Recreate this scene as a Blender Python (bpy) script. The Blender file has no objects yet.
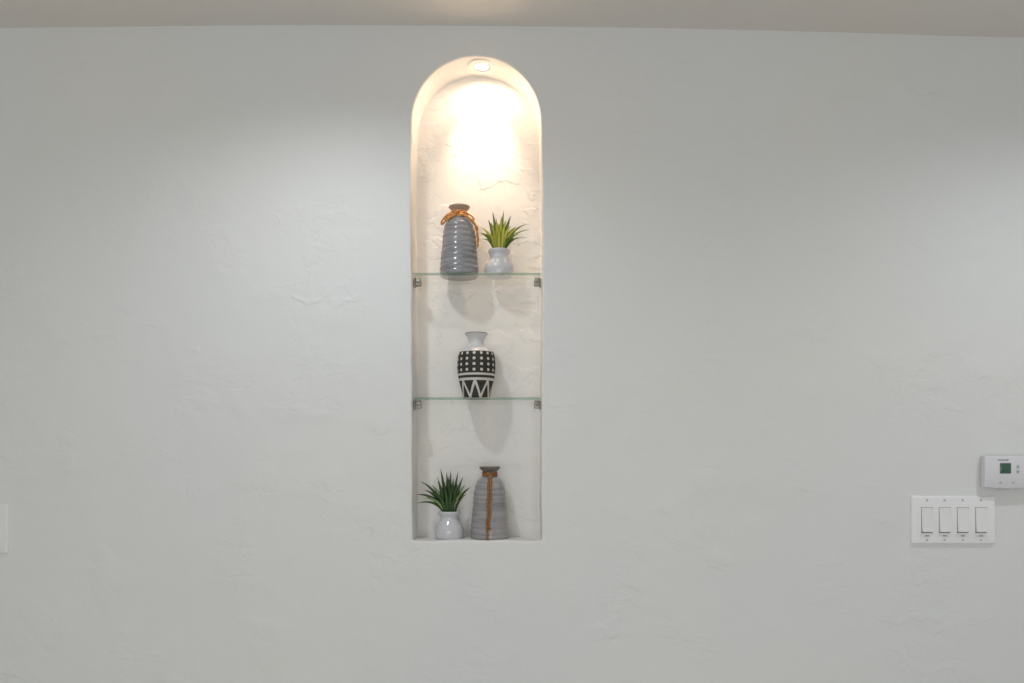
import bpy, bmesh, math, random
from mathutils import Vector, Matrix, noise

random.seed(7)
S = bpy.context.scene
COL = S.collection
PI = math.pi

# ------------------------------------------------------------------ camera frame
F = 811.0                 # focal length in pixels of the 1024 px wide frame
K = 0.0024                # metres per pixel on the wall face
D = F * K                 # camera distance to the wall
EYE = 1.371
HX, HY = 512.0, 457.0     # vanishing point of the lines at right angles to the wall


def P(px, py, d=0.0):
    """Point at depth d behind the wall face (y axis) seen at pixel px, py."""
    q = (D + d) / F
    return Vector(((px - HX) * q, d, EYE + (HY - py) * q))


# ------------------------------------------------------------------ helpers
def link(name, bm, mats, parent=None, smooth=True):
    me = bpy.data.meshes.new(name)
    bmesh.ops.recalc_face_normals(bm, faces=bm.faces[:])
    bm.to_mesh(me)
    bm.free()
    if not isinstance(mats, (list, tuple)):
        mats = [mats]
    for m in mats:
        me.materials.append(m)
    if smooth:
        for p in me.polygons:
            p.use_smooth = True
    o = bpy.data.objects.new(name, me)
    COL.objects.link(o)
    if parent:
        o.parent = parent
    return o


def thing(name, label, cat, loc=(0, 0, 0), group=None):
    o = bpy.data.objects.new(name, None)
    o.empty_display_size = 0.02
    COL.objects.link(o)
    o.location = loc
    o['label'] = label
    o['category'] = cat
    if group:
        o['group'] = group
    return o


def tag(o, label, cat, group=None):
    o['label'] = label
    o['category'] = cat
    if group:
        o['group'] = group
    return o


def sharp(o, deg=35):
    """Split shading at hard edges."""
    me = o.data
    bm = bmesh.new()
    bm.from_mesh(me)
    for e in bm.edges:
        if len(e.link_faces) == 2 and e.calc_face_angle(0) > math.radians(deg):
            e.smooth = False
    bm.to_mesh(me)
    bm.free()
    return o


def add_lathe(bm, prof, n=64, c=(0, 0, 0), rfun=None):
    rings = []
    for r, z in prof:
        if r < 1e-6:
            rings.append([bm.verts.new((c[0], c[1], c[2] + z))])
        else:
            ring = []
            for k in range(n):
                a = 2 * PI * k / n
                rr = r if rfun is None else r * rfun(a, z)
                ring.append(bm.verts.new((c[0] + rr * math.cos(a), c[1] + rr * math.sin(a), c[2] + z)))
            rings.append(ring)
    for a, b in zip(rings, rings[1:]):
        if len(a) == 1 and len(b) == 1:
            continue
        for k in range(n):
            k2 = (k + 1) % n
            if len(a) == 1:
                bm.faces.new((a[0], b[k], b[k2]))
            elif len(b) == 1:
                bm.faces.new((a[k], a[k2], b[0]))
            else:
                bm.faces.new((a[k], a[k2], b[k2], b[k]))


def add_box(bm, x0, x1, y0, y1, z0, z1, bev=0.0, seg=2):
    vs = [bm.verts.new((x, y, z)) for x in (x0, x1) for y in (y0, y1) for z in (z0, z1)]
    fs = []
    for idx in ((0, 1, 3, 2), (4, 6, 7, 5), (0, 4, 5, 1), (2, 3, 7, 6), (0, 2, 6, 4), (1, 5, 7, 3)):
        fs.append(bm.faces.new([vs[i] for i in idx]))
    if bev > 0:
        es = list({e for f in fs for e in f.edges})
        bmesh.ops.bevel(bm, geom=es, offset=bev, segments=seg, profile=0.5, affect='EDGES')


def catmull(pts, n=8):
    pts = [Vector(p) for p in pts]
    out = []
    for i in range(len(pts) - 1):
        p0 = pts[max(i - 1, 0)]
        p1, p2 = pts[i], pts[i + 1]
        p3 = pts[min(i + 2, len(pts) - 1)]
        for k in range(n):
            t = k / n
            out.append(0.5 * ((2 * p1) + (p2 - p0) * t + (2 * p0 - 5 * p1 + 4 * p2 - p3) * t * t
                              + (-p0 + 3 * p1 - 3 * p2 + p3) * t ** 3))
    out.append(pts[-1])
    return out


def frames(path):
    up = Vector((0.123, 0.31, 0.94)).normalized()
    res = []
    for i, p in enumerate(path):
        t = (path[min(i + 1, len(path) - 1)] - path[max(i - 1, 0)]).normalized()
        up = (up - t * up.dot(t))
        if up.length < 1e-4:
            up = t.orthogonal()
        up.normalize()
        res.append((p, t, up.copy(), t.cross(up)))
    return res


def add_tube(bm, path, rad, n=8, cap=True):
    rings = []
    fr = frames(path)
    L = len(fr)
    for i, (p, t, u, v) in enumerate(fr):
        r = rad(i / (L - 1)) if callable(rad) else rad
        rings.append([bm.verts.new(p + (u * math.cos(2 * PI * k / n) + v * math.sin(2 * PI * k / n)) * r)
                      for k in range(n)])
    for a, b in zip(rings, rings[1:]):
        for k in range(n):
            bm.faces.new((a[k], a[(k + 1) % n], b[(k + 1) % n], b[k]))
    if cap:
        bm.faces.new(rings[0][::-1])
        bm.faces.new(rings[-1])


def add_rope(bm, pts, rad, pitch=0.011, strands=3, n=8):
    """Twisted cord: several strands wound about one path."""
    path = catmull(pts, n)
    # resample finely
    d = [0.0]
    for a, b in zip(path, path[1:]):
        d.append(d[-1] + (b - a).length)
    tot = d[-1]
    m = max(12, int(tot / 0.0011))
    res = []
    j = 0
    for i in range(m + 1):
        s = tot * i / m
        while j < len(d) - 2 and d[j + 1] < s:
            j += 1
        t = (s - d[j]) / max(1e-9, d[j + 1] - d[j])
        res.append(path[j].lerp(path[j + 1], min(1, t)))
    fr = frames(res)
    for k in range(strands):
        q = []
        for i, (p, t, u, v) in enumerate(fr):
            a = 2 * PI * (k / strands + (tot * i / m) / pitch)
            q.append(p + (u * math.cos(a) + v * math.sin(a)) * rad * 0.5)
        add_tube(bm, q, rad * 0.56, 6)


# ------------------------------------------------------------------ materials
def mat(name):
    m = bpy.data.materials.new(name)
    m.use_nodes = True
    nt = m.node_tree
    return m, nt, nt.nodes['Principled BSDF']


def N(nt, typ, **kw):
    n = nt.nodes.new(typ)
    for k, v in kw.items():
        if k.startswith('_'):
            setattr(n, k[1:], v)
        else:
            n.inputs[k].default_value = v
    return n


def math_node(nt, op, a, b=None, c=None, clamp=False):
    n = nt.nodes.new('ShaderNodeMath')
    n.operation = op
    n.use_clamp = clamp
    for i, v in enumerate((a, b, c)):
        if v is None:
            continue
        if isinstance(v, (int, float)):
            n.inputs[i].default_value = v
        else:
            nt.links.new(v, n.inputs[i])
    return n.outputs[0]


def ramp(nt, fac, stops):
    r = nt.nodes.new('ShaderNodeValToRGB')
    nt.links.new(fac, r.inputs[0])
    el = r.color_ramp.elements
    while len(el) < len(stops):
        el.new(0.5)
    for e, (p, c) in zip(el, stops):
        e.position = p
        e.color = (c[0], c[1], c[2], 1)
    return r.outputs[0]


def plain(name, col, rough=0.5, metal=0.0, spec=0.5, coat=0.0, bump=0.0, bscale=400.0):
    m, nt, b = mat(name)
    b.inputs['Base Color'].default_value = (*col, 1)
    b.inputs['Roughness'].default_value = rough
    b.inputs['Metallic'].default_value = metal
    b.inputs['Specular IOR Level'].default_value = spec
    b.inputs['Coat Weight'].default_value = coat
    tc = N(nt, 'ShaderNodeTexCoord')
    nz = N(nt, 'ShaderNodeTexNoise', Scale=bscale, Detail=3)
    nt.links.new(tc.outputs['Object'], nz.inputs['Vector'])
    if bump:
        bp = N(nt, 'ShaderNodeBump', Strength=bump, Distance=0.0006)
        nt.links.new(nz.outputs[0], bp.inputs['Height'])
        nt.links.new(bp.outputs[0], b.inputs['Normal'])
    return m


def plaster(name, col, scale=1.0, amp=1.0, warm=0.012, cover=(0.56, 0.70), pits=0.0, edge=0.56, streak=0.0, ridge=0.62):
    """Hand-trowelled plaster: broad undulation, stray trowel ridges, optional pits."""
    m, nt, b = mat(name)
    L = nt.links.new
    b.inputs['Roughness'].default_value = 0.62
    b.inputs['Specular IOR Level'].default_value = 0.25
    tc = N(nt, 'ShaderNodeTexCoord')
    mp = N(nt, 'ShaderNodeMapping')
    mp.inputs['Scale'].default_value = (scale, scale, scale)
    L(tc.outputs['Object'], mp.inputs[0])
    co = mp.outputs[0]
    und = N(nt, 'ShaderNodeTexNoise', Scale=3.2, Detail=3, Roughness=0.5)
    L(co, und.inputs['Vector'])
    # warped co-ordinates for the trowel edges, stretched along the stroke
    wz = N(nt, 'ShaderNodeTexNoise', Scale=7.0, Detail=4, Roughness=0.6)
    L(co, wz.inputs['Vector'])
    ad = N(nt, 'ShaderNodeVectorMath', _operation='MULTIPLY_ADD')
    L(wz.outputs['Color'], ad.inputs[0])
    ad.inputs[1].default_value = (0.22, 0.22, 0.22)
    L(co, ad.inputs[2])
    st = N(nt, 'ShaderNodeMapping')
    st.inputs['Rotation'].default_value = (0, 0.5, 0)
    st.inputs['Scale'].default_value = (4.0, 4.0, 10.0)
    L(ad.outputs[0], st.inputs[0])
    ed = N(nt, 'ShaderNodeTexNoise', Scale=1.0, Detail=2.0, Roughness=0.45)
    L(st.outputs[0], ed.inputs['Vector'])
    # a step (one coat of plaster lapping over another) with a soft back
    mr = N(nt, 'ShaderNodeMapRange', _interpolation_type='SMOOTHSTEP')
    L(ed.outputs[0], mr.inputs['Value'])
    mr.inputs['From Min'].default_value = 0.51
    mr.inputs['From Max'].default_value = edge
    mk = N(nt, 'ShaderNodeTexNoise', Scale=5.5, Detail=2)
    L(co, mk.inputs['Vector'])
    ms = N(nt, 'ShaderNodeMapRange', _interpolation_type='SMOOTHSTEP')
    L(mk.outputs[0], ms.inputs['Value'])
    ms.inputs['From Min'].default_value = cover[0]
    ms.inputs['From Max'].default_value = cover[1]
    step = math_node(nt, 'MULTIPLY', mr.outputs[0], ms.outputs[0])
    fine = N(nt, 'ShaderNodeTexNoise', Scale=60.0, Detail=3)
    L(co, fine.inputs['Vector'])
    h = math_node(nt, 'MULTIPLY', und.outputs[0], 4.0)
    h = math_node(nt, 'MULTIPLY_ADD', step, ridge, h)
    h = math_node(nt, 'MULTIPLY_ADD', fine.outputs[0], 0.10, h)
    if streak:                                   # short slanting float marks
        sm_ = N(nt, 'ShaderNodeMapping')
        sm_.inputs['Rotation'].default_value = (0, -0.6, 0)
        sm_.inputs['Scale'].default_value = (9.0, 9.0, 34.0)
        L(ad.outputs[0], sm_.inputs[0])
        sn = N(nt, 'ShaderNodeTexNoise', Scale=1.0, Detail=3, Roughness=0.55)
        L(sm_.outputs[0], sn.inputs['Vector'])
        h = math_node(nt, 'MULTIPLY_ADD', math_node(nt, 'MULTIPLY', sn.outputs[0], ms.outputs[0]), streak, h)
    if pits:
        vo = N(nt, 'ShaderNodeTexVoronoi', Scale=42.0)
        vo.inputs['Randomness'].default_value = 1.0
        L(ad.outputs[0], vo.inputs['Vector'])
        pm = N(nt, 'ShaderNodeMapRange', _interpolation_type='SMOOTHSTEP')
        L(vo.outputs['Distance'], pm.inputs['Value'])
        pm.inputs['From Min'].default_value = 0.26
        pm.inputs['From Max'].default_value = 0.12
        sel = N(nt, 'ShaderNodeTexNoise', Scale=14.0, Detail=1)
        L(co, sel.inputs['Vector'])
        sm = N(nt, 'ShaderNodeMapRange')
        L(sel.outputs[0], sm.inputs['Value'])
        sm.inputs['From Min'].default_value = 0.50
        sm.inputs['From Max'].default_value = 0.66
        pt = math_node(nt, 'MULTIPLY', pm.outputs[0], sm.outputs[0])
        h = math_node(nt, 'MULTIPLY_ADD', pt, -pits, h)
    bp = N(nt, 'ShaderNodeBump', Strength=1.0, Distance=0.0028 * amp)
    L(h, bp.inputs['Height'])
    L(bp.outputs[0], b.inputs['Normal'])
    # faint mottling of the paint
    mo = N(nt, 'ShaderNodeTexNoise', Scale=1.6, Detail=3)
    L(co, mo.inputs['Vector'])
    c = ramp(nt, mo.outputs[0], [(0.3, (col[0] - warm, col[1] - warm * 0.5, col[2] + warm * 0.6)),
                                 (0.7, (col[0] + warm, col[1] + warm * 0.5, col[2] - warm * 0.6))])
    L(c, b.inputs['Base Color'])
    return m


M = {}
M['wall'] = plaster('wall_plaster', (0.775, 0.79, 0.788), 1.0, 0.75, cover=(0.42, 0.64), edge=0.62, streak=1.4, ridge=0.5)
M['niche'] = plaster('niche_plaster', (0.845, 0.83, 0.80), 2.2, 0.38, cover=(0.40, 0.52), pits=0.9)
M['ceiling'] = plaster('ceiling_paint', (0.80, 0.765, 0.725), 1.0, 0.2)
M['floor'] = plain('floor_tile', (0.62, 0.59, 0.54), 0.4)
M['plate'] = plain('white_plastic', (0.88, 0.89, 0.91), 0.35, bump=0.1, bscale=900)
M['plate_dimmed'] = plain('dimmed_white_plastic', (0.815, 0.83, 0.83), 0.35)  # same white plastic as the other plate, dimmed in its base colour
M['rocker'] = plain('rocker_plastic', (0.84, 0.85, 0.86), 0.3)
M['gap'] = plain('dark_gap', (0.05, 0.05, 0.05), 0.6)
M['mark'] = plain('grey_print', (0.09, 0.09, 0.095), 0.6)
M['screw'] = plain('painted_screw', (0.62, 0.62, 0.62), 0.4)
M['pin'] = plain('dull_steel', (0.25, 0.24, 0.22), 0.45, 0.8)
M['thermo'] = plain('thermostat_plastic', (0.75, 0.75, 0.79), 0.4, bump=0.1, bscale=900)
M['thermo_trim'] = plain('thermostat_edge', (0.74, 0.73, 0.70), 0.4)
M['button'] = plain('thermostat_button', (0.40, 0.41, 0.42), 0.5)
M['lcd'] = plain('liquid_crystal_green', (0.055, 0.135, 0.09), 0.15)
M['lcd_rim'] = plain('display_rim', (0.30, 0.33, 0.32), 0.3)
M['metal'] = plain('brushed_nickel', (0.36, 0.35, 0.32), 0.45, 1.0, bump=0.1)
M['trim'] = plain('lamp_trim', (0.88, 0.86, 0.82), 0.4)
M['soil'] = plain('dark_moss', (0.05, 0.05, 0.025), 0.9, bump=1.0, bscale=500)
M['pot'] = plain('pale_grey_glaze', (0.60, 0.61, 0.645), 0.14, coat=0.3)


def emit(name, col, s):
    m, nt, b = mat(name)
    b.inputs['Base Color'].default_value = (0.8, 0.8, 0.8, 1)
    b.inputs['Emission Color'].default_value = (*col, 1)
    b.inputs['Emission Strength'].default_value = s
    return m


M['lamp'] = emit('lamp_lens', (1.0, 0.93, 0.80), 6.0)


def glass_material(name, tint, refl=1.5):
    m = bpy.data.materials.new(name)
    m.use_nodes = True
    nt = m.node_tree
    nt.nodes.clear()
    L = nt.links.new
    out = nt.nodes.new('ShaderNodeOutputMaterial')
    tr = N(nt, 'ShaderNodeBsdfTransparent')
    tr.inputs[0].default_value = (*tint, 1)
    gl = N(nt, 'ShaderNodeBsdfGlossy', Roughness=0.01)
    gl.inputs[0].default_value = (1, 1, 1, 1)
    lw = N(nt, 'ShaderNodeLayerWeight', Blend=0.5)
    fr_ = math_node(nt, 'MULTIPLY_ADD', math_node(nt, 'POWER', lw.outputs['Facing'], 5.0), 0.96, 0.04)
    mx = nt.nodes.new('ShaderNodeMixShader')
    L(fr_, mx.inputs[0])
    L(tr.outputs[0], mx.inputs[1])
    L(gl.outputs[0], mx.inputs[2])
    L(mx.outputs[0], out.inputs[0])
    return m


M['glass'] = glass_material('clear_glass', (0.975, 0.985, 0.978))


def glass_edge():
    m = bpy.data.materials.new('green_glass_edge')
    m.use_nodes = True
    nt = m.node_tree
    nt.nodes.clear()
    L = nt.links.new
    out = nt.nodes.new('ShaderNodeOutputMaterial')
    tr = N(nt, 'ShaderNodeBsdfTransparent')
    tr.inputs[0].default_value = (0.70, 0.83, 0.76, 1)
    df = N(nt, 'ShaderNodeBsdfTranslucent')
    df.inputs[0].default_value = (0.42, 0.55, 0.47, 1)
    mx = nt.nodes.new('ShaderNodeMixShader')
    mx.inputs[0].default_value = 0.38
    L(tr.outputs[0], mx.inputs[1])
    L(df.outputs[0], mx.inputs[2])
    gl = N(nt, 'ShaderNodeBsdfGlossy', Roughness=0.3)
    m2 = nt.nodes.new('ShaderNodeMixShader')
    m2.inputs[0].default_value = 0.02
    L(mx.outputs[0], m2.inputs[1])
    L(gl.outputs[0], m2.inputs[2])
    L(m2.outputs[0], out.inputs[0])
    return m


M['glass_edge'] = glass_edge()


def vase_glaze(name, base, dark, ridge, seed):
    """Reactive grey glaze breaking to brown on the throwing rings."""
    m, nt, b = mat(name)
    L = nt.links.new
    tc = N(nt, 'ShaderNodeTexCoord')
    mp = N(nt, 'ShaderNodeMapping')
    mp.inputs['Scale'].default_value = (9, 9, 95)
    mp.inputs['Location'].default_value = (seed, seed * 2, seed)
    L(tc.outputs['Object'], mp.inputs[0])
    nz = N(nt, 'ShaderNodeTexNoise', Scale=1.0, Detail=4, Roughness=0.6)
    L(mp.outputs[0], nz.inputs['Vector'])
    c1 = ramp(nt, nz.outputs[0], [(0.32, dark), (0.5, base), (0.68, ridge)])
    # crackle
    sp = N(nt, 'ShaderNodeTexVoronoi', Scale=420.0, _feature='DISTANCE_TO_EDGE')
    L(tc.outputs['Object'], sp.inputs['Vector'])
    cr = math_node(nt, 'LESS_THAN', sp.outputs['Distance'], 0.06)
    mx = N(nt, 'ShaderNodeMix', _data_type='RGBA', _blend_type='MIX')
    L(math_node(nt, 'MULTIPLY', cr, 0.35), mx.inputs[0])
    L(c1, mx.inputs[6])
    mx.inputs[7].default_value = (dark[0] * 0.6, dark[1] * 0.55, dark[2] * 0.5, 1)
    L(mx.outputs[2], b.inputs['Base Color'])
    b.inputs['Roughness'].default_value = 0.24
    b.inputs['Coat Weight'].default_value = 0.25
    b.inputs['Coat Roughness'].default_value = 0.08
    bp = N(nt, 'ShaderNodeBump', Strength=0.5, Distance=0.0012)
    L(nz.outputs[0], bp.inputs['Height'])
    L(bp.outputs[0], b.inputs['Normal'])
    return m


M['glaze_slate'] = vase_glaze('slate_grey_glaze', (0.29, 0.30, 0.325), (0.19, 0.195, 0.21), (0.35, 0.34, 0.34), 0.3)
M['glaze_ash'] = vase_glaze('ash_grey_glaze', (0.34, 0.34, 0.35), (0.23, 0.23, 0.24), (0.40, 0.39, 0.39), 2.1)
M['lip_brown'] = plain('bare_clay_lip', (0.42, 0.33, 0.26), 0.5)
M['lip_ash'] = plain('taupe_glazed_lip', (0.17, 0.145, 0.13), 0.4)


def twine(name, a, bcol):
    m, nt, b = mat(name)
    L = nt.links.new
    tc = N(nt, 'ShaderNodeTexCoord')
    nz = N(nt, 'ShaderNodeTexNoise', Scale=260.0, Detail=3)
    L(tc.outputs['Object'], nz.inputs['Vector'])
    c = ramp(nt, nz.outputs[0], [(0.35, a), (0.65, bcol)])
    L(c, b.inputs['Base Color'])
    b.inputs['Roughness'].default_value = 0.8
    b.inputs['Specular IOR Level'].default_value = 0.2
    bp = N(nt, 'ShaderNodeBump', Strength=0.8, Distance=0.0008)
    L(nz.outputs[0], bp.inputs['Height'])
    L(bp.outputs[0], b.inputs['Normal'])
    return m


M['twine'] = twine('orange_jute', (0.46, 0.18, 0.05), (0.80, 0.43, 0.17))
M['cord'] = twine('tan_jute', (0.22, 0.11, 0.05), (0.42, 0.22, 0.11))


def leaf_material(name, side, mid, rough=0.4):
    m, nt, b = mat(name)
    L = nt.links.new
    uv = N(nt, 'ShaderNodeTexCoord')
    sx = N(nt, 'ShaderNodeSeparateXYZ')
    L(uv.outputs['UV'], sx.inputs[0])
    d = math_node(nt, 'ABSOLUTE', math_node(nt, 'SUBTRACT', sx.outputs[0], 0.5))
    c = ramp(nt, d, [(0.06, mid), (0.34, side)])
    tip = N(nt, 'ShaderNodeMix', _data_type='RGBA')
    L(math_node(nt, 'MULTIPLY', math_node(nt, 'SUBTRACT', sx.outputs[1], 0.82, clamp=True), 4.0, clamp=True), tip.inputs[0])
    L(c, tip.inputs[6])
    tip.inputs[7].default_value = (side[0] * 0.8 + 0.06, side[1] * 0.6, side[2] * 0.8 + 0.01, 1)
    L(tip.outputs[2], b.inputs['Base Color'])
    b.inputs['Roughness'].default_value = rough
    b.inputs['Subsurface Weight'].default_value = 0.0
    return m


M['leaf_dark'] = leaf_material('leaf_dark_green', (0.045, 0.105, 0.016), (0.16, 0.24, 0.03))
M['leaf_mid'] = leaf_material('leaf_yellow_green', (0.32, 0.36, 0.03), (0.66, 0.60, 0.12))
M['leaf_deep'] = leaf_material('leaf_deep_green', (0.018, 0.055, 0.018), (0.06, 0.12, 0.03))
M['leaf_pale'] = leaf_material('leaf_striped_green', (0.05, 0.12, 0.03), (0.36, 0.40, 0.18))


def pattern_material(u):
    """Cream clay with a black dotted band and black triangles (u = metres per profile unit)."""
    m, nt, b = mat('black_white_pattern')
    L = nt.links.new
    tc = N(nt, 'ShaderNodeTexCoord')
    sp = N(nt, 'ShaderNodeSeparateXYZ')
    L(tc.outputs['Object'], sp.inputs[0])
    ang = math_node(nt, 'ARCTAN2', sp.outputs[0], math_node(nt, 'MULTIPLY', sp.outputs[1], -1.0))
    z = math_node(nt, 'MULTIPLY', sp.outputs[2], 1.0 / u)          # profile units above the foot

    def between(v, a, c):
        return math_node(nt, 'MULTIPLY', math_node(nt, 'GREATER_THAN', v, a), math_node(nt, 'LESS_THAN', v, c))
    # dotted band 25.3 .. 47.3
    band = between(z, 25.0, 47.0)
    nd = 16.0
    ph = math_node(nt, 'MULTIPLY_ADD', ang, nd / (2 * PI), 100.5 + 0.20)
    dx = math_node(nt, 'MULTIPLY', math_node(nt, 'SUBTRACT', math_node(nt, 'FRACT', ph), 0.5), 2 * PI / nd * 19.0)
    zz = math_node(nt, 'MULTIPLY_ADD', z, 1 / 5.6, -25.4 / 5.6)
    dz = math_node(nt, 'MULTIPLY', math_node(nt, 'SUBTRACT', math_node(nt, 'FRACT', zz), 0.5), 5.6)
    ax = math_node(nt, 'POWER', math_node(nt, 'ABSOLUTE', dx), 3.0)
    az = math_node(nt, 'POWER', math_node(nt, 'ABSOLUTE', dz), 3.0)
    dot = math_node(nt, 'LESS_THAN', math_node(nt, 'ADD', ax, az), 1.42 ** 3)
    dot = math_node(nt, 'MULTIPLY', dot, between(z, 25.6, 47.0))
    top = math_node(nt, 'MULTIPLY', band, math_node(nt, 'SUBTRACT', 1.0, dot))
    # thin line 20.3 .. 22.8
    line = between(z, 20.2, 22.8)
    # triangles: black field 1.2 .. 17.3 with a cream zigzag
    field = between(z, 0.0, 17.6)
    nz_ = 8.0
    ph2 = math_node(nt, 'MULTIPLY_ADD', ang, nz_ / (2 * PI), 100.0 + 0.05)
    tri = math_node(nt, 'MULTIPLY', math_node(nt, 'ABSOLUTE', math_node(nt, 'SUBTRACT', math_node(nt, 'FRACT', ph2), 0.5)), 2.0)
    lvl = math_node(nt, 'MULTIPLY_ADD', z, 1.0 / 17.0, -0.02)
    df = math_node(nt, 'ABSOLUTE', math_node(nt, 'SUBTRACT', tri, lvl))
    zig = math_node(nt, 'LESS_THAN', df, 0.20)
    low = math_node(nt, 'MULTIPLY', field, math_node(nt, 'SUBTRACT', 1.0, zig))
    blk = math_node(nt, 'ADD', math_node(nt, 'ADD', top, line), low, clamp=True)
    # hand-glazed neck is whiter and glossier than the incised body
    neck = math_node(nt, 'GREATER_THAN', z, 47.0)
    nz = N(nt, 'ShaderNodeTexNoise', Scale=350.0, Detail=3)
    L(tc.outputs['Object'], nz.inputs['Vector'])
    cream = ramp(nt, nz.outputs[0], [(0.3, (0.55, 0.53, 0.48)), (0.7, (0.70, 0.68, 0.63))])
    black = ramp(nt, nz.outputs[0], [(0.3, (0.012, 0.011, 0.010)), (0.75, (0.045, 0.042, 0.036))])
    mx = N(nt, 'ShaderNodeMix', _data_type='RGBA')
    L(blk, mx.inputs[0])
    L(cream, mx.inputs[6])
    L(black, mx.inputs[7])
    m2 = N(nt, 'ShaderNodeMix', _data_type='RGBA')
    L(neck, m2.inputs[0])
    L(mx.outputs[2], m2.inputs[6])
    m2.inputs[7].default_value = (0.66, 0.66, 0.67, 1)
    L(m2.outputs[2], b.inputs['Base Color'])
    L(math_node(nt, 'MULTIPLY_ADD', neck, -0.45, 0.68), b.inputs['Roughness'])
    bp = N(nt, 'ShaderNodeBump', Strength=0.6, Distance=0.0008)
    L(math_node(nt, 'SUBTRACT', nz.outputs[0], math_node(nt, 'MULTIPLY', blk, 0.9)), bp.inputs['Height'])
    L(bp.outputs[0], b.inputs['Normal'])
    return m


# ------------------------------------------------------------------ setting
ND = 0.105                                    # depth of the niche
XL, XR, YR = -2.3, 2.3, -3.9                  # room
CEIL = [(-500, 29), (0, 28), (130, 26.5), (256, 25), (400, 25.2), (512, 26), (640, 27.5), (770, 30.5),
        (870, 33), (950, 36), (1024, 38), (1500, 44)]


def interp(tab, v):
    if v <= tab[0][0]:
        return tab[0][1]
    for (a, b), (c, d) in zip(tab, tab[1:]):
        if v <= c:
            t = (v - a) / (c - a)
            return b + (d - b) * t
    return tab[-1][1]


def ceil_z(x):
    px = HX + x / K
    v = 0.0
    for k in range(-4, 5):
        v += interp(CEIL, px + k * 18)
    return EYE + (HY - v / 9) * K


LEFT = [(100, 411.5), (121, 411.2), (160, 410.2), (220, 409.6), (290, 410.6), (400, 411), (500, 411.2), (545, 411.2)]
RIGHT = [(100, 541), (121, 541.6), (160, 542.6), (220, 543.8), (290, 543.4), (400, 542.6), (500, 542.3), (545, 543)]


def niche_outline():
    """Closed outline in wall coordinates (x, z), counter-clockwise from the lower left."""
    px = []
    # sill, left to right (slightly uneven)
    for i in range(1, 14):
        t = i / 14
        px.append((412.2 + (542 - 412.2) * t, 540.6 + 0.4 * math.sin(7 * t + 1) + 0.3 * math.sin(15 * t)))
    px.append((541.4, 540.3))
    px.append((542.0, 539.0))
    n = 44
    for i in range(1, n):
        y = 539.0 - (539.0 - 121) * i / n
        px.append((interp(RIGHT, y) - 1.0 + 0.25 * math.sin(y * 0.11), y))
    for i in range(0, 49):
        a = PI * i / 48
        cx, cy, rx, ry = 476.4, 121.0, 64.2, 65.2
        px.append((cx + rx * math.cos(a), cy - ry * math.sin(a)))
    for i in range(1, n):
        y = 121 + (539.0 - 121) * i / n
        px.append((interp(LEFT, y) + 1.0 + 0.25 * math.sin(y * 0.13 + 2), y))
    px.append((412.2, 539.0))
    px.append((413.0, 540.5))
    return [((x - HX) * K, EYE + (HY - y) * K) for x, y in px]


OUT = niche_outline()
NP = len(OUT)


def offset_outline(pts, d):
    """Shift the outline inward (d > 0) along its averaged normal."""
    res = []
    n = len(pts)
    for i in range(n):
        a = Vector(pts[i - 2])
        b = Vector(pts[(i + 2) % n])
        t = (b - a).normalized()
        nn = Vector((-t.y, t.x))
        p = Vector(pts[i]) + nn * d
        res.append((p.x, p.y))
    return res


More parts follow.
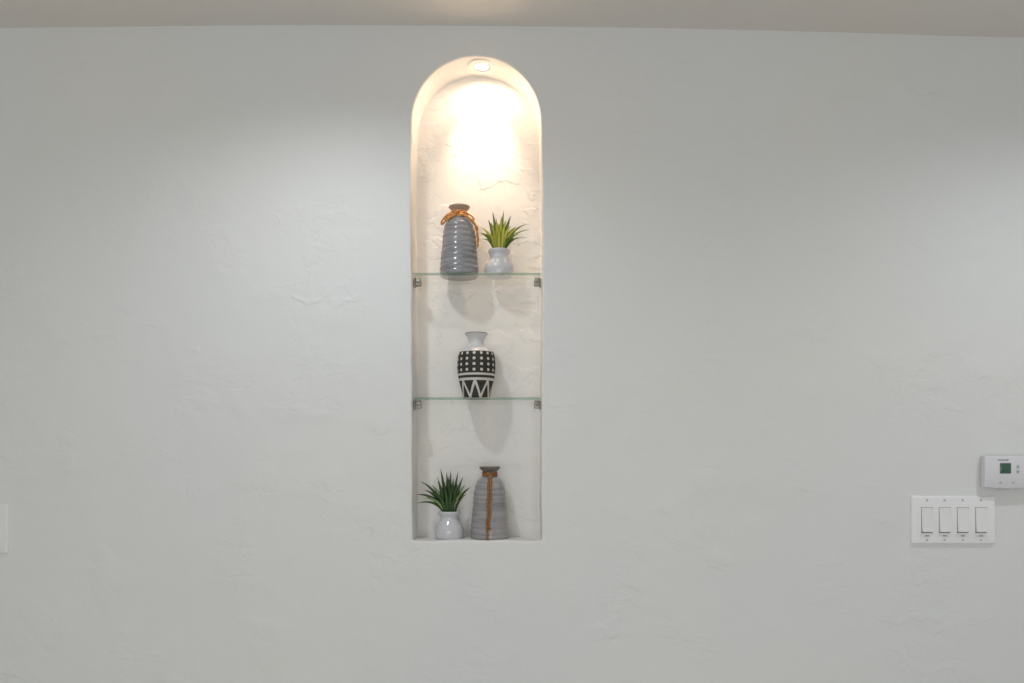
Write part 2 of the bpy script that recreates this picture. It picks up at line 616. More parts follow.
def build_wall():
    bm = bmesh.new()
    BEV = 0.0055
    rings = []

    def ring(pts, y):
        rings.append([bm.verts.new((p[0], y, p[1])) for p in pts])

    # outer rectangle hit by rays from the niche centre
    ccx, ccz = (477 - HX) * K, 1.75
    top_pts = []
    rect = []
    for (x, z) in OUT:
        dx, dz = x - ccx, z - ccz
        ts = []
        if dx > 1e-9: ts.append((XR - ccx) / dx)
        if dx < -1e-9: ts.append((XL - ccx) / dx)
        if dz > 1e-9: ts.append((2.60 - ccz) / dz)
        if dz < -1e-9: ts.append((0 - ccz) / dz)
        t = min(ts)
        rect.append((ccx + dx * t, ccz + dz * t))
    ring(rect, 0.0)
    wide = [(a[0] + (b[0] - a[0]) * 0.10, a[1] + (b[1] - a[1]) * 0.10) for a, b in zip(OUT, rect)]
    wide = offset_outline(OUT, -(BEV + 0.006))
    ring(wide, 0.0)
    ring(offset_outline(OUT, -(BEV + 0.001)), 0.0)
    ring(offset_outline(OUT, -BEV), 0.0)
    for k in range(1, 7):                       # rounded front edge
        a = PI / 2 * k / 6
        ring(offset_outline(OUT, -BEV + BEV * math.sin(a)), BEV - BEV * math.cos(a))
    ring(OUT, BEV + 0.002)
    R2 = 0.003
    ring(OUT, ND - R2 - 0.002)
    for k in range(0, 6):                       # soft inner corner
        a = PI / 2 * k / 5
        ring(offset_outline(OUT, R2 - R2 * math.cos(a)), ND - R2 + R2 * math.sin(a))
    ring(offset_outline(OUT, R2 + 0.002), ND)
    split = 10                                  # rings up to here carry the wall paint
    for i, (a, b) in enumerate(zip(rings, rings[1:])):
        for k in range(NP):
            f = bm.faces.new((a[k], a[(k + 1) % NP], b[(k + 1) % NP], b[k]))
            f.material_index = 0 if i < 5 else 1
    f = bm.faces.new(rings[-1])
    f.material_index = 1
    # missing rectangle corners
    bm.faces.ensure_lookup_table()
    corners = [(XL, 0), (XR, 0), (XR, 2.60), (XL, 2.60)]
    for (x, z) in corners:
        best = None
        for k in range(NP):
            p, q = rect[k], rect[(k + 1) % NP]
            on_p = abs(p[0] - x) < 1e-6 or abs(p[1] - z) < 1e-6
            on_q = abs(q[0] - x) < 1e-6 or abs(q[1] - z) < 1e-6
            px_ = abs(p[0] - x) < 1e-6
            qx_ = abs(q[0] - x) < 1e-6
            pz_ = abs(p[1] - z) < 1e-6
            qz_ = abs(q[1] - z) < 1e-6
            if (px_ and qz_ and not qx_) or (pz_ and qx_ and not px_):
                best = k
        if best is not None:
            v = bm.verts.new((x, 0, z))
            bm.faces.new((rings[0][best], v, rings[0][(best + 1) % NP]))
    o = link('wall_back', bm, [M['wall'], M['niche']])
    o['kind'] = 'structure'
    return o


WALL = build_wall()


def grid_plane(name, fn, nu, nv, m):
    bm = bmesh.new()
    g = [[bm.verts.new(fn(i / nu, j / nv)) for j in range(nv + 1)] for i in range(nu + 1)]
    for i in range(nu):
        for j in range(nv):
            bm.faces.new((g[i][j], g[i + 1][j], g[i + 1][j + 1], g[i][j + 1]))
    o = link(name, bm, m)
    o['kind'] = 'structure'
    return o


grid_plane('floor', lambda u, v: (XL + (XR - XL) * u, YR - YR * v, 0), 4, 4, M['floor'])
grid_plane('ceiling', lambda u, v: (XL + (XR - XL) * u, YR - YR * v, ceil_z(XL + (XR - XL) * u)), 96, 4, M['ceiling'])
grid_plane('wall_left', lambda u, v: (XL, YR - YR * u, 2.5 * v), 4, 4, M['wall'])
grid_plane('wall_right', lambda u, v: (XR, YR - YR * u, 2.5 * v), 4, 4, M['wall'])

# ------------------------------------------------------------------ lamp in the niche
def make_puck():
    c = P(481.0, 0, 0.0)
    x = (482.2 - HX) * K * 1.025
    zt = 2.3325
    t = thing('recessed_downlight', 'small round white recessed downlight, lit, at top of arched niche', 'ceiling light',
              (x, 0.050, zt))
    bm = bmesh.new()
    add_lathe(bm, [(0.0200, 0.006), (0.0202, 0.0002), (0.0215, -0.0016), (0.0250, -0.0024), (0.0340, -0.0024), (0.0375, -0.0016),
                   (0.0388, 0.0006), (0.0388, 0.006)], 64)
    link('trim_ring', bm, M['trim'], t)
    bm = bmesh.new()
    add_lathe(bm, [(0.0, -0.0016), (0.010, -0.0014), (0.0175, -0.0008), (0.0186, 0.0002), (0.0186, 0.004), (0.0, 0.004)], 48)
    link('lens', bm, M['lamp'], t)
    bm = bmesh.new()
    add_lathe(bm, [(0.0186, 0.003), (0.0187, -0.0012), (0.0193, -0.0020), (0.0200, -0.0020), (0.0204, -0.0010), (0.0204, 0.003)], 48)
    link('lens_ring', bm, M['pin'], t)
    return x, zt


PX, PZ = make_puck()

# ------------------------------------------------------------------ glass shelves
def make_shelf(ytop, label):
    z1 = EYE + (HY - ytop) * K
    th = 0.0062
    x0 = (412.3 - HX) * K + 0.001
    x1 = (541.5 - HX) * K - 0.001
    y0, y1 = 0.005, ND - 0.0005
    bm = bmesh.new()
    add_box(bm, x0, x1, y0, y1, z1 - th, z1, 0.0006, 1)
    bm.faces.ensure_lookup_table()
    for f in bm.faces:
        f.normal_update()
        f.material_index = 1 if f.normal.y < -0.5 else 0
    o = link('glass_shelf', bm, [M['glass'], M['glass_edge']], smooth=False)
    tag(o, label, 'shelf', 'glass shelves in the niche')
    return z1, z1 - th


SH1, SH1B = make_shelf(272.3, 'upper clear glass shelf in niche carrying grey vase with orange twine bow')
SH2, SH2B = make_shelf(397.2, 'lower clear glass shelf in niche carrying black and white patterned vase')


def make_bracket(side, zb, label):
    """Nickel shelf clip: a screwed back plate with a short square block that grips the glass from below."""
    wx = ((412.2 if side < 0 else 541.7) - HX) * K
    s = -side
    t = thing('shelf_bracket', label, 'shelf bracket', (wx + s * 0.0004, 0.040, zb), 'metal brackets under the glass shelves')
    bm = bmesh.new()
    xs = sorted((s * 0.003, s * 0.017))
    add_box(bm, xs[0], xs[1], -0.009, 0.009, -0.0185, -0.0035, 0.002, 3)
    link('block', bm, M['metal'], t)
    bm = bmesh.new()
    xs = sorted((0, s * 0.0035))
    add_box(bm, xs[0], xs[1], -0.010, 0.010, -0.022, -0.0005, 0.001, 2)
    link('wall_plate', bm, M['metal'], t)
    bm = bmesh.new()
    xs = sorted((s * 0.0, s * 0.0165))
    add_box(bm, xs[0] + 0.001, xs[1] - 0.001, -0.008, 0.008, -0.0035, -0.0002, 0.0005, 1)
    link('rubber_pad', bm, M['pin'], t)
    bm = bmesh.new()
    add_lathe(bm, [(0, -0.0035), (0.0034, -0.0035), (0.0036, -0.003), (0.0036, 0.001), (0, 0.001)], 20)
    bmesh.ops.rotate(bm, verts=bm.verts[:], cent=(0, 0, 0), matrix=Matrix.Rotation(-PI / 2, 3, 'X'))
    bmesh.ops.translate(bm, verts=bm.verts[:], vec=(s * 0.010, -0.0085, -0.011))
    link('set_screw', bm, M['pin'], t)


make_bracket(-1, SH1B, 'small nickel bracket at the left end of the upper glass shelf')
make_bracket(1, SH1B, 'small nickel bracket at the right end of the upper glass shelf')
make_bracket(-1, SH2B, 'small nickel bracket at the left end of the lower glass shelf')
make_bracket(1, SH2B, 'small nickel bracket at the right end of the lower glass shelf')

# ------------------------------------------------------------------ vases
DV = 0.0535                                    # depth of the vase axes behind the wall face
U = (D + DV) / F                               # metres per pixel there
SILL = EYE + (HY - 540.5) * K                  # top of the sill


def sx(px, d=DV):
    return (px - HX) * (D + d) / F


GREY = [(0, 0), (18.2, 0), (19.2, 0.5), (19.6, 2), (19.1, 10), (18.5, 18), (17.9, 26), (17.1, 34), (16.4, 42), (15.6, 49),
        (14.4, 54.5), (12.4, 59), (9.8, 62.2), (7.3, 63.8), (6.1, 65.4), (6.1, 67.2), (7.6, 69.6), (10.0, 72), (10.6, 73.2), (10.4, 74.0),
        (9.6, 74.1), (8.6, 73.0), (6.6, 70.2), (5.2, 67.5), (5.2, 65), (9.0, 60), (11, 55)]


def smooth_profile(pr, k=6):
    p = catmull([(r, z, 0) for r, z in pr], k)
    return [(max(0, v.x), v.y) for v in p]


def grey_vase(name_label, px, zb, glaze, lipm, seed, amp, hz):
    t = thing('ribbed_vase', name_label, 'vase', (sx(px), DV, zb), 'grey ribbed vases')
    rnd = random.Random(seed)
    offs = [rnd.uniform(-0.12, 0.12) for _ in range(40)]
    prof = []
    pr = smooth_profile(GREY[3:11], 14)
    body = [(0, 0), (18.0, 0), (19.1, 0.6)] + pr + smooth_profile(GREY[10:16], 5)[1:]
    for r, z in body:
        if 2 <= z <= 58 and r > 10:
            w = max(0, min(1, (z - 2) / 3)) * max(0, min(1, (59 - z) / 5))
            k = z / 5.6 + offs[int(z / 5.6)] * 0
            r += amp * w * (abs(math.sin(PI * k)) ** 0.6 - 0.6) * (1 + offs[int(k)] * 3)
        prof.append((r * U, z * U))

    def wob(a, z):
        return 1 + 0.006 * math.sin(2 * a + seed) + 0.004 * math.sin(3 * a + z * 90)
    bm = bmesh.new()
    add_lathe(bm, prof, 72, rfun=wob)
    link('body', bm, glaze, t)
    bm = bmesh.new()
    lip = smooth_profile(GREY[15:], 5)
    add_lathe(bm, [(r * U, z * U) for r, z in lip], 56, rfun=wob)
    link('lip', bm, lipm, t)
    t.scale = (1, 1, hz)
    return t


def surf(z, extra=0.0):
    """Radius of the vase at height z (profile units) plus some clearance."""
    tab = [(z_, r_) for r_, z_ in GREY[1:18]]
    return (interp(tab, z) + extra) * U


def on_vase(ang, z, extra):
    """Point on the vase, ang measured from the viewer's side, positive to the right."""
    r = surf(z, extra)
    return Vector((r * math.sin(ang), -r * math.cos(ang), z * U))


# top shelf vase: bow of orange twine
V1 = grey_vase('grey ribbed vase with orange twine bow, on the upper glass shelf', 459.3, SH1, M['glaze_slate'], M['lip_brown'], 3, 0.65, 0.955)
bm = bmesh.new()
for dz, ph in ((65.0, 0.0), (67.2, 0.5)):
    add_rope(bm, [on_vase(2 * PI * k / 16, dz + 0.4 * math.sin(k + ph), 1.0) for k in range(17)], 1.5 * U)
tw = link('twine_wrap', bm, M['twine'], V1)
bm = bmesh.new()
kp = on_vase(0.0, 63.5, 2.0)
for a0 in (0, 0.8, 1.7, 2.5):
    add_rope(bm, [kp + Vector(((2.6 * math.cos(q + a0)) * U, -0.6 * U + 1.1 * U * math.sin(2 * q + a0), (2.4 * math.sin(q)) * U))
                  for q in [2 * PI * k / 8 for k in range(9)]], 1.4 * U)
link('knot', bm, M['twine'], tw)
bm = bmesh.new()
# left loops: out from the knot, droop beside the shoulder and return
add_rope(bm, [kp, on_vase(-0.45, 64, 3.2), on_vase(-0.9, 61.5, 4.2), on_vase(-1.2, 58, 4.6), on_vase(-1.35, 55, 3.8),
              on_vase(-1.25, 54.0, 2.6), on_vase(-1.0, 56.5, 2.0), on_vase(-0.5, 60, 1.8), kp], 0.95 * U)
add_rope(bm, [kp, on_vase(-0.35, 66, 4.0), on_vase(-0.75, 65, 5.0), on_vase(-1.05, 61.5, 5.0), on_vase(-1.1, 58.5, 3.8),
              on_vase(-0.8, 59.5, 2.4), on_vase(-0.4, 61.5, 2.4), kp], 0.9 * U)
link('bow_loop', bm, M['twine'], tw)
bm = bmesh.new()
add_rope(bm, [kp, on_vase(0.4, 65.5, 3.8), on_vase(0.75, 64.5, 5.0), on_vase(1.0, 61, 5.2), on_vase(1.1, 57.5, 3.6),
              on_vase(0.8, 58.5, 2.2), on_vase(0.4, 61.5, 2.2), kp], 0.9 * U)
link('bow_loop', bm, M['twine'], tw)
for pts, rr in (([kp, on_vase(0.4, 62.5, 3.0), on_vase(0.8, 58, 2.8), on_vase(1.05, 54, 3.4), on_vase(1.2, 49, 2.6), on_vase(1.28, 45, 3.2),
                  on_vase(1.36, 40, 2.4), on_vase(1.32, 36, 2.2), on_vase(1.38, 31.5, 1.6)], 0.95),
                ([kp, on_vase(0.6, 60.0, 2.2), on_vase(1.0, 55, 2.0), on_vase(1.3, 51, 3.4), on_vase(1.42, 47, 2.6), on_vase(1.36, 43, 1.8),
                  on_vase(1.5, 39, 2.4), on_vase(1.47, 35, 1.6)], 0.9)):
    bm = bmesh.new()
    add_rope(bm, pts, rr * U)
    e = pts[-1]
    for q in range(4):
        add_tube(bm, catmull([e, e + Vector(((q - 1.5) * 0.3 * U, -0.1 * U, -0.9 * U)), e + Vector(((q - 1.5) * 0.7 * U, -0.1 * U, -1.8 * U))], 3), 0.22 * U, 5)
    link('twine_tail', bm, M['twine'], tw)

# sill vase: cord hanging straight down its front
V2 = grey_vase('grey ribbed vase with brown cord down its front, on the niche sill', 489.8, SILL, M['glaze_ash'], M['lip_ash'], 11, 0.4, 0.968)
bm = bmesh.new()
for dz in (65.2, 67.2):
    add_rope(bm, [on_vase(2 * PI * k / 16, dz + 0.5 * math.sin(2.1 * k), 0.7) for k in range(17)], 1.0 * U)
tw = link('cord_wrap', bm, M['cord'], V2)
bm = bmesh.new()
kp = on_vase(0.02, 65.6, 2.0)
for a0 in (0.3, 1.4):
    add_rope(bm, [kp + Vector(((2.0 * math.cos(q + a0)) * U, -0.5 * U + 0.8 * U * math.sin(2 * q), (1.7 * math.sin(q)) * U))
                  for q in [2 * PI * k / 8 for k in range(9)]], 1.0 * U)
link('knot', bm, M['cord'], tw)
for i, (sg, zend) in enumerate(((-1, 2.2), (1, 12.0))):
    bm = bmesh.new()
    pts = [kp]
    for k in range(0, 15):
        z = 63 - (63 - zend) * k / 14
        w = (1.2 if i == 0 else 1.25) + 0.35 * math.sin(k * 1.3 + i)
        pts.append(on_vase(sg * w / 17.0 + 0.02 - (0.004 * k if i == 0 else 0.006 * k), z, 1.5 + 0.3 * math.sin(k * 0.9)))
    add_rope(bm, pts, 1.25 * U, pitch=0.014)
    # frayed end
    e = pts[-1]
    for q in range(5):
        add_tube(bm, catmull([e, e + Vector(((q - 2) * 0.35 * U, -0.3 * U, -0.9 * U)), e + Vector(((q - 2) * 0.7 * U, -0.2 * U, -2.0 * U))], 3), 0.25 * U, 5)
    link('cord_tail', bm, M['cord'], tw)

# patterned vase on the lower shelf
M['pattern'] = pattern_material(U)
PAT = [(0, 0), (12.4, 0), (13.0, 0.5), (13.4, 2), (14.6, 7), (16.2, 13), (17.6, 19), (18.6, 25), (19.1, 31), (19.0, 37), (18.3, 43), (17.3, 46.8), (15.8, 48.8),
       (13.0, 50.8), (9.8, 52.8), (7.9, 55), (7.4, 57.5), (7.9, 60), (9.2, 62.6), (10.8, 64.8), (11.6, 66), (11.5, 66.7),
       (10.8, 66.8), (9.6, 65.4), (7.8, 62.5), (6.6, 59), (6.6, 55), (9, 51.5)]
pv = thing('patterned_vase', 'black and white vase with dots and zigzag pattern, on the lower glass shelf', 'vase', (sx(476.4), DV, SH2))
pv.scale = (1, 1, 0.98)
bm = bmesh.new()
body = PAT[:3] + smooth_profile(PAT[3:21], 6)
add_lathe(bm, [(r * U, z * U) for r, z in body], 80)
link('body', bm, M['pattern'], pv)
bm = bmesh.new()
add_lathe(bm, [(r * U, z * U) for r, z in smooth_profile(PAT[20:], 5)], 56)
link('lip', bm, plain('vase_mouth', (0.20, 0.19, 0.17), 0.4), pv)

# ------------------------------------------------------------------ potted plants
POT = [(0, 0), (12.4, 0), (13.4, 0.6), (14.3, 3), (14.8, 7), (14.4, 10.5), (13.2, 14), (11.2, 17.2), (9.7, 19.6), (9.2, 21.4), (9.4, 23.2), (10.3, 25),
       (11.0, 26.6), (11.0, 27.8), (10.5, 28.5), (9.9, 28.4), (9.4, 27.4), (9.0, 25), (8.6, 23), (0, 23)]


def add_leaf(bm, base, tip, sag, width, roll, uvl, n=14):
    """Narrow keeled blade: wide low down, drawn to a fine point."""
    base, tip = Vector(base), Vector(tip)
    mid = (base + tip) / 2 + Vector(sag)
    path = []
    for i in range(n + 1):
        t = i / n
        path.append(base * (1 - t) ** 2 + mid * 2 * t * (1 - t) + tip * t * t)
    rows = []
    for i, p in enumerate(path):
        t = i / n
        tg = (path[min(i + 1, n)] - path[max(i - 1, 0)]).normalized()
        # blade width runs across the stem axis
        out = Vector((p.x - base.x * 0.2, p.y - base.y * 0.2, 0))
        side = tg.cross(Vector((math.cos(roll), math.sin(roll), 0.35)))
        if side.length < 1e-5:
            side = tg.orthogonal()
        side.normalize()
        nn = side.cross(tg)
        w = width * (0.75 + 0.9 * t - 1.65 * t * t) if t > 0.25 else width * (0.75 + 0.48 * t)
        w = max(w, width * 0.03)
        k = 0.30 * w
        row = []
        for s, h in ((-1, 0.0), (-0.5, -0.6), (0, -1.0), (0.5, -0.6), (1, 0.0)):
            row.append(bm.verts.new(p + side * (s * w) + nn * (h * k)))
        for s, h in ((0.5, -0.25), (0, -0.55), (-0.5, -0.25)):
            row.append(bm.verts.new(p + side * (s * w * 0.96) + nn * (h * k + 0.35 * k)))
        rows.append((row, t))
    us = [0.0, 0.25, 0.5, 0.75, 1.0, 0.75, 0.5, 0.25]
    for (a, ta), (b, tb) in zip(rows, rows[1:]):
        for k in range(8):
            k2 = (k + 1) % 8
            f = bm.faces.new((a[k], a[k2], b[k2], b[k]))
            for lp, (uu, vv) in zip(f.loops, ((us[k], ta), (us[k2], ta), (us[k2], tb), (us[k], tb))):
                lp[uvl].uv = (uu, vv)
    bm.faces.new(rows[-1][0])


def make_plant(label, px, zb, tips, arch, extra, seed, mats):
    t = thing('potted_succulent', label, 'potted plant', (sx(px), DV, zb), 'small potted spiky plants')
    t.scale = (1, 1, 0.95)
    bm = bmesh.new()
    add_lathe(bm, [(r * U, z * U) for r, z in smooth_profile(POT[:-1], 4) + [(0, 23)]], 64)
    link('pot', bm, M['pot'], t)
    bm = bmesh.new()
    add_lathe(bm, [(9.2, 24.6), (7, 25.4), (4, 25.9), (0, 26.0)], 24, rfun=None)
    for v in bm.verts:
        v.co *= U
        v.co.z += 0.0008 * noise.noise(v.co * 300)
    link('moss', bm, M['soil'], t)
    rnd = random.Random(seed)
    allt = []
    for (tx, ty, dep, sg, w, mi) in tips:
        allt.append((tx, ty * 1.14 + 1, dep, sg, w, mi))
    for _ in range(extra):
        a = rnd.uniform(0, 2 * PI)
        el = rnd.uniform(0.5, 1.45)
        ln = rnd.uniform(20, 34)
        tx = min(17.0, math.cos(a) * math.cos(el) * ln)
        dep = math.sin(a) * math.cos(el) * ln * 0.6
        ty = math.sin(el) * ln
        allt.append((tx, ty, dep, rnd.uniform(1.0, 3.0), rnd.uniform(1.3, 1.9), rnd.choice((0, 0, 1))))
    for i, (tx, ty, dep, sg, w, mi) in enumerate(allt):
        dep = max(-18.0, min(16.0, dep))
        h = math.hypot(tx, dep) + 1e-6
        bx, by = tx / h * min(4.5, h * 0.35), dep / h * min(4.5, h * 0.35)
        base = Vector((bx * U, by * U, 25.5 * U))
        tip = Vector((tx * U, dep * U, (27.0 + ty) * U))
        # leaves rise first, then bend outwards
        out = Vector((tx / h, dep / h, 0))
        sag = (Vector((0, 0, 1)) * (arch * h + sg) - out * (arch * 0.7 * h)) * U
        bm = bmesh.new()
        uvl = bm.loops.layers.uv.new('uv')
        roll = math.atan2(dep, tx) if h > 3 else rnd.uniform(0, 6)
        roll = -PI / 2 + rnd.uniform(-0.45, 0.45) if dep < 5 else roll
        add_leaf(bm, base, tip, sag, w * 1.42 * U, roll, uvl)
        link('leaf', bm, mats[mi], t)
    return t


# tips: pixels from the middle of the rim (right, up), depth, lift, half width, tone
TA = [(-6.5, 35, -4, 0, 1.5, 0), (4.5, 36, -3, 0, 1.5, 0), (12, 31, -6, 1, 1.6, 0), (28, 25, 2, 3, 1.3, 0), (31.5, 18, -5, 3, 1.2, 0),
      (27, 9, -10, 3.5, 1.3, 0), (-11, 27, -7, 1, 1.6, 0), (-18, 20, -6, 2, 1.6, 1), (-20, 14, -10, 3, 1.5, 0), (-18, 7, -14, 3, 1.4, 0),
      (-3, 27, -12, 0, 1.9, 1), (2.5, 29, -10, 0, 1.9, 1), (7, 25, -13, 1, 1.9, 1), (-8, 21, -15, 1.5, 1.9, 1), (0, 21, -16, 1, 1.9, 1),
      (12, 19, -15, 2, 1.8, 1), (18, 17, -12, 2.5, 1.7, 1), (20, 11, -14, 3, 1.6, 0), (-13, 13, -15, 3, 1.7, 1), (-24, 17, 6, 3, 1.2, 0),
      (22, 23, 10, 2, 1.2, 0)]
make_plant('spiky yellow-green plant in pale pot on the upper glass shelf', 499.2, SH1, TA, 0.30, 3, 5, [M['leaf_dark'], M['leaf_mid']])
TB = [(-8.5, 40, -4, 0, 1.7, 0), (-2.5, 37, -3, 0, 1.7, 0), (9, 37, -2, 0, 1.5, 0), (14, 32, -5, 1, 1.6, 0), (22, 23, -6, 2, 1.4, 0),
      (-29, 28, -3, 3, 1.4, 0), (-33, 16, -5, 4, 1.5, 0), (-32, 8, -8, 4, 1.2, 0), (-17, 25, -9, 2, 1.8, 1), (-24, 13, -12, 3, 1.6, 1), (-26, 20, 4, 3, 1.5, 0),
      (-6, 32, -9, 0, 2.0, 0), (0, 33, -8, 0, 2.0, 0), (5, 31, -10, 0, 2.0, 0), (-11, 29, -8, 1, 1.9, 0), (9, 26, -11, 1, 1.9, 0), (-4, 25, -14, 1, 2.0, 0),
      (3, 24, -15, 1, 2.0, 0), (14, 18, -13, 2, 1.7, 1), (16, 25, -3, 2, 1.5, 1), (-13, 18, -14, 2, 1.7, 0), (1, 38, 4, 0, 1.5, 0), (-13, 33, 5, 1, 1.5, 0)]
make_plant('spiky dark green plant in white pot on the niche sill', 449.4, SILL, TB, 0.24, 8, 9, [M['leaf_deep'], M['leaf_pale']])

# ------------------------------------------------------------------ wall plates
def rounded_plate(bm, x0, x1, z0, z1, th, bev):
    """Plate lying on the wall (y = 0 towards the viewer) with sloping edges."""
    def ring(i, y, r):
        pts = []
        for cx, cz, a0 in ((x1 - i - r, z1 - i - r, 0), (x0 + i + r, z1 - i - r, PI / 2), (x0 + i + r, z0 + i + r, PI), (x1 - i - r, z0 + i + r, 1.5 * PI)):
            for k in range(5):
                a = a0 + PI / 2 * k / 4
                pts.append(bm.verts.new((cx + r * math.cos(a), y, cz + r * math.sin(a))))
        return pts
    rs = [ring(0, 0, 0.003), ring(0, -th * 0.35, 0.003), ring(bev * 0.3, -th * 0.7, 0.003), ring(bev * 0.7, -th * 0.95, 0.003), ring(bev, -th, 0.003)]
    n = len(rs[0])
    for a, b in zip(rs, rs[1:]):
        for k in range(n):
            bm.faces.new((a[k], a[(k + 1) % n], b[(k + 1) % n], b[k]))
    bm.faces.new(rs[-1])


def switch_plate(px0, px1, py0, py1, centres, label, marks=True, pm='plate'):
    c = P((px0 + px1) / 2, (py0 + py1) / 2, 0)
    t = thing('light_switch', label, 'light switch', (c.x, 0, c.z))
    w, h = (px1 - px0) * K / 2, (py1 - py0) * K / 2
    th = 0.0065
    bm = bmesh.new()
    rounded_plate(bm, -w, w, -h, h, th, 0.004)
    link('wall_plate', bm, M[pm], t)
    for cx in centres:
        x = (cx - (px0 + px1) / 2) * K
        # frame insert around the rocker
        fr = bmesh.new()
        a, b = 0.0168, 0.0335
        iw, ih = 0.0138, 0.0305
        zo = 0.0
        vs = []
        for (ww, hh, y) in ((a, b, -th + 0.0005), (a, b, -th - 0.0006), (iw + 0.0005, ih + 0.0005, -th - 0.0010), (iw, ih, -th - 0.0006), (iw, ih, -th + 0.0005)):
            vs.append([fr.verts.new((x + sxx * ww, y, zo + szz * hh)) for sxx, szz in ((-1, -1), (1, -1), (1, 1), (-1, 1))])
        for r1, r2 in zip(vs, vs[1:]):
            for k in range(4):
                fr.faces.new((r1[k], r1[(k + 1) % 4], r2[(k + 1) % 4], r2[k]))
        o = link('switch_frame', fr, M['plate'], t, smooth=False)
        # dark slot behind the rocker
        g = bmesh.new()
        add_box(g, x - iw, x + iw, -th - 0.0001, -th + 0.001, -ih, ih)
        link('rocker_well', g, M['gap'], o, smooth=False)
        # rocker: top pushed in, bottom standing proud
        r = bmesh.new()
        rw, rh = 0.0130, 0.0298
        prof = [(rh, -th - 0.0002), (rh, -th - 0.0016), (rh * 0.5, -th - 0.0024), (0.0, -th - 0.0036), (-rh * 0.5, -th - 0.0056), (-rh + 0.0024, -th - 0.0076), (-rh + 0.0014, -th - 0.0070), (-rh + 0.0014, -th - 0.0002)]
        L_ = [r.verts.new((x - rw, y, z)) for z, y in prof]
        R_ = [r.verts.new((x + rw, y, z)) for z, y in prof]
        for k in range(len(prof) - 1):
            r.faces.new((L_[k], L_[k + 1], R_[k + 1], R_[k]))
        r.faces.new(L_)
        r.faces.new(R_[::-1])
        bmesh.ops.bevel(r, geom=[e for e in r.edges], offset=0.0005, segments=2, affect='EDGES', clamp_overlap=True)
        sharp(link('rocker', r, M['rocker'], t), 40)
        if marks:
            g = bmesh.new()
            add_box(g, x - 0.0050, x + 0.0050, -th - 0.0012, -th, -0.0388, -0.0372, 0.0004, 1)
            link('indicator_slot', g, M['mark'], t, smooth=False)
        for sg in (1, -1):
            s = bmesh.new()
            add_lathe(s, [(0.0, -0.0008), (0.0022, -0.0006), (0.0030, 0.0), (0.0030, 0.0008), (0, 0.0008)], 20)
            bmesh.ops.rotate(s, verts=s.verts[:], cent=(0, 0, 0), matrix=Matrix.Rotation(-PI / 2, 3, 'X'))
            bmesh.ops.translate(s, verts=s.verts[:], vec=(x, -th - 0.0001, sg * (0.0475)))
            so = link('screw', s, M['screw'], t)
            s = bmesh.new()
            add_box(s, x - 0.0024, x + 0.0024, -th - 0.0011, -th - 0.0004, sg * 0.0475 - 0.0004, sg * 0.0475 + 0.0004)
            link('screw_slot', s, M['button'], so, smooth=False)
    return t


switch_plate(910.3, 994.4, 495.8, 543.8, [925.6, 943.1, 961.1, 979.4], 'white switch plate with four rocker switches, below the thermostat')
switch_plate(-20.5, 9.2, 503.0, 553.5, [-5.6], 'white single switch plate cut by the left edge of the photo', marks=False, pm='plate_dimmed')

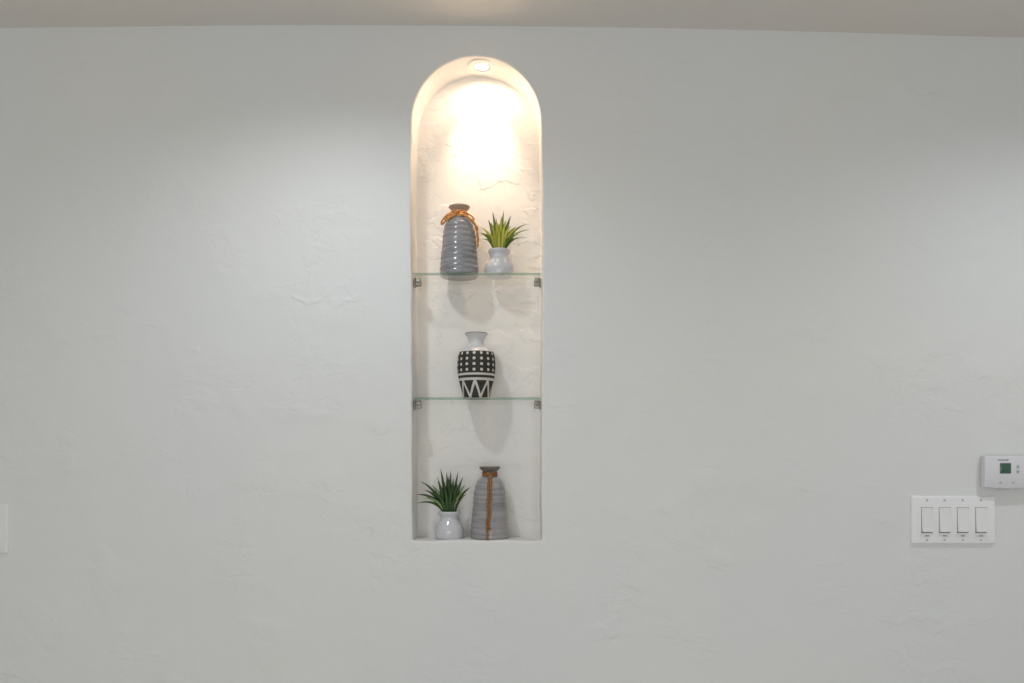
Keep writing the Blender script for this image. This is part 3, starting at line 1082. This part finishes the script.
# ------------------------------------------------------------------ thermostat
def make_thermostat():
    x0, x1, y0, y1 = 979.0, 1026.5, 456.0, 487.2
    c = P((x0 + x1) / 2, (y0 + y1) / 2, 0)
    t = thing('thermostat', 'white wall thermostat with small green display, above the switch plate', 'thermostat', (c.x, 0, c.z))
    w, h = (x1 - x0) * K / 2, (y1 - y0) * K / 2

    def outline(sw, sh, bow, n=16):
        pts = []
        for k in range(n + 1):                    # bottom, bowed downwards
            u = -1 + 2 * k / n
            pts.append((u * sw, -sh - bow * (1 - u * u)))
        for k in range(n + 1):                    # top, nearly straight
            u = 1 - 2 * k / n
            pts.append((u * sw, sh + 0.25 * bow * (1 - u * u)))
        return pts
    # back plate
    bm = bmesh.new()
    rings = []
    for sc, y, bow in ((0.95, 0.0, 0.002), (0.95, -0.010, 0.002)):
        rings.append([bm.verts.new((x, y, z)) for x, z in outline(w * sc, h * sc * 0.97, bow)])
    for a, b in zip(rings, rings[1:]):
        for k in range(len(a)):
            bm.faces.new((a[k], a[(k + 1) % len(a)], b[(k + 1) % len(b)], b[k]))
    bm.faces.new(rings[0]); bm.faces.new(rings[-1])
    sharp(link('back_plate', bm, M['thermo_trim'], t))
    bm = bmesh.new()
    add_box(bm, -0.014 - 0.004, 0.006, -0.018, -0.008, -h - 0.0042, -h + 0.004, 0.001, 2)
    link('release_tab', bm, M['button'], t)
    # cover
    bm = bmesh.new()
    rings = []
    for dx, y, bow in ((0.0, -0.008, 0.0030), (0.0, -0.0165, 0.0034), (0.0005, -0.0205, 0.0034), (0.0015, -0.0225, 0.0034), (0.0032, -0.0235, 0.0032)):
        rings.append([bm.verts.new((x, y, z)) for x, z in outline(w - dx, h - dx, bow)])
    for i, (a, b) in enumerate(zip(rings, rings[1:])):
        for k in range(len(a)):
            f = bm.faces.new((a[k], a[(k + 1) % len(a)], b[(k + 1) % len(b)], b[k]))
    bm.faces.new(rings[0]); bm.faces.new(rings[-1])
    sharp(link('cover', bm, M['thermo'], t), 30)
    yf = -0.0235

    def Q(px, py):
        q = (D - 0.0235) / F
        return ((px - HX) * q - c.x, EYE + (HY - py) * q - c.z)
    # display
    ax, az = Q(1000.2, 473.2)
    bx, bz = Q(1010.6, 463.4)
    bm = bmesh.new()
    add_box(bm, ax - 0.0012, bx + 0.0012, yf - 0.0008, yf + 0.002, az - 0.0012, bz + 0.0012, 0.0006, 2)
    d = link('display', bm, M['lcd_rim'], t)
    bm = bmesh.new()
    add_box(bm, ax, bx, yf - 0.0012, yf + 0.001, az, bz, 0.0002, 1)
    link('screen', bm, M['lcd'], d)
    # segment digits on the screen
    bm = bmesh.new()
    digits = {'7': 'abc', '2': 'abged'}
    dw, dh, lw = 0.0042, 0.0085, 0.0008
    seg = {'a': (0, dh, dw, dh), 'b': (dw, dh / 2, dw, dh), 'c': (dw, 0, dw, dh / 2), 'd': (0, 0, dw, 0), 'e': (0, 0, 0, dh / 2),
           'f': (0, dh / 2, 0, dh), 'g': (0, dh / 2, dw, dh / 2)}
    # arrow buttons
    for py, up in ((466.4, 1), (471.8, -1)):
        qx, qz = Q(1017.8, py)
        b2 = bmesh.new()
        vs = []
        for y in (yf + 0.001, yf - 0.0014):
            vs.append([b2.verts.new((qx + a * 0.0036, y, qz + up * b * 0.0046)) for a, b in ((-1, -0.7), (1, -0.7), (0.25, 0.8), (-0.25, 0.8))])
        for k in range(4):
            b2.faces.new((vs[0][k], vs[0][(k + 1) % 4], vs[1][(k + 1) % 4], vs[1][k]))
        b2.faces.new(vs[1])
        link('arrow_button', b2, M['button'], t, smooth=False)
    bm.free()
    # lower sliding switches
    for px in (1000.5, 1013.3):
        qx, qz = Q(px, 482.6)
        b2 = bmesh.new()
        add_box(b2, qx - 0.0030, qx + 0.0030, yf - 0.0016, yf + 0.001, qz - 0.0011, qz + 0.0011, 0.0005, 2)
        link('slide_switch', b2, M['button'], t)
    # maker's lettering above the display
    cu = bpy.data.curves.new('lettering', 'FONT')
    cu.body = 'Honeywell'
    cu.size = 0.0056
    cu.extrude = 0.0002
    cu.align_x = 'CENTER'
    tmp = bpy.data.objects.new('lettering_source', cu)
    me = bpy.data.meshes.new_from_object(tmp)
    bpy.data.objects.remove(tmp)
    to = bpy.data.objects.new('lettering', me)
    COL.objects.link(to)
    qx, qz = Q(1003.2, 460.6)
    to.location = (qx, yf - 0.0003, qz)
    to.rotation_euler = (PI / 2, 0, 0)
    me.materials.clear()
    me.materials.append(M['mark'])
    to.parent = t


make_thermostat()

# ------------------------------------------------------------------ lights
def lamp(name, typ, loc, energy, col, rot=(0, 0, 0), **kw):
    l = bpy.data.lights.new(name, typ)
    l.energy = energy
    l.color = col
    for k, v in kw.items():
        setattr(l, k, v)
    o = bpy.data.objects.new(name, l)
    o.location = loc
    o.rotation_euler = rot
    COL.objects.link(o)
    return o


WARM = (1.0, 0.72, 0.49)
lamp('niche_lamp', 'SPOT', (PX, 0.052, PZ - 0.006), 12.5, WARM, (math.radians(17), 0, 0), spot_size=math.radians(64), spot_blend=1.0,
     shadow_soft_size=0.014)
lamp('niche_lamp_spill', 'SPOT', (PX, 0.052, PZ - 0.006), 2.3, WARM, (0, 0, 0), spot_size=math.radians(172), spot_blend=0.6,
     shadow_soft_size=0.016)
CLEAN = (0.93, 0.97, 1.0)
for (x, y, e) in ((-0.39, -0.50, 13.5), (1.30, -0.58, 16.5)):
    lamp('room_downlight', 'SPOT', (x, y, 2.365), e, CLEAN, (0, 0, 0), spot_size=math.radians(152), spot_blend=1.0, shadow_soft_size=0.03)
# daylight from the window side of the room, behind the camera
o = lamp('window_daylight', 'AREA', (-0.2, -3.85, 1.1), 34.5, (0.995, 0.99, 0.975), (PI / 2 - 0.22, 0, 0), shape='RECTANGLE', size=2.6, size_y=1.7)

w = bpy.data.worlds.new('World')
S.world = w
w.use_nodes = True
bg = w.node_tree.nodes['Background']
bg.inputs[0].default_value = (0.93, 0.97, 1.0, 1)
bg.inputs[1].default_value = 0.17

# ------------------------------------------------------------------ camera
cam = bpy.data.cameras.new('camera')
cam.sensor_width = 36
cam.lens = F / 1024 * 36
cam.shift_x = 0.0
cam.shift_y = (HY - 341.5) / 1024
cam.clip_start = 0.02
co = bpy.data.objects.new('camera', cam)
co.location = (0, -D, EYE)
co.rotation_euler = (PI / 2, 0, 0)
COL.objects.link(co)
S.camera = co

S.view_settings.view_transform = 'Standard'
S.view_settings.look = 'None'
S.view_settings.gamma = 1.0
S.view_settings.exposure = 0.0
S.view_settings.use_curve_mapping = False
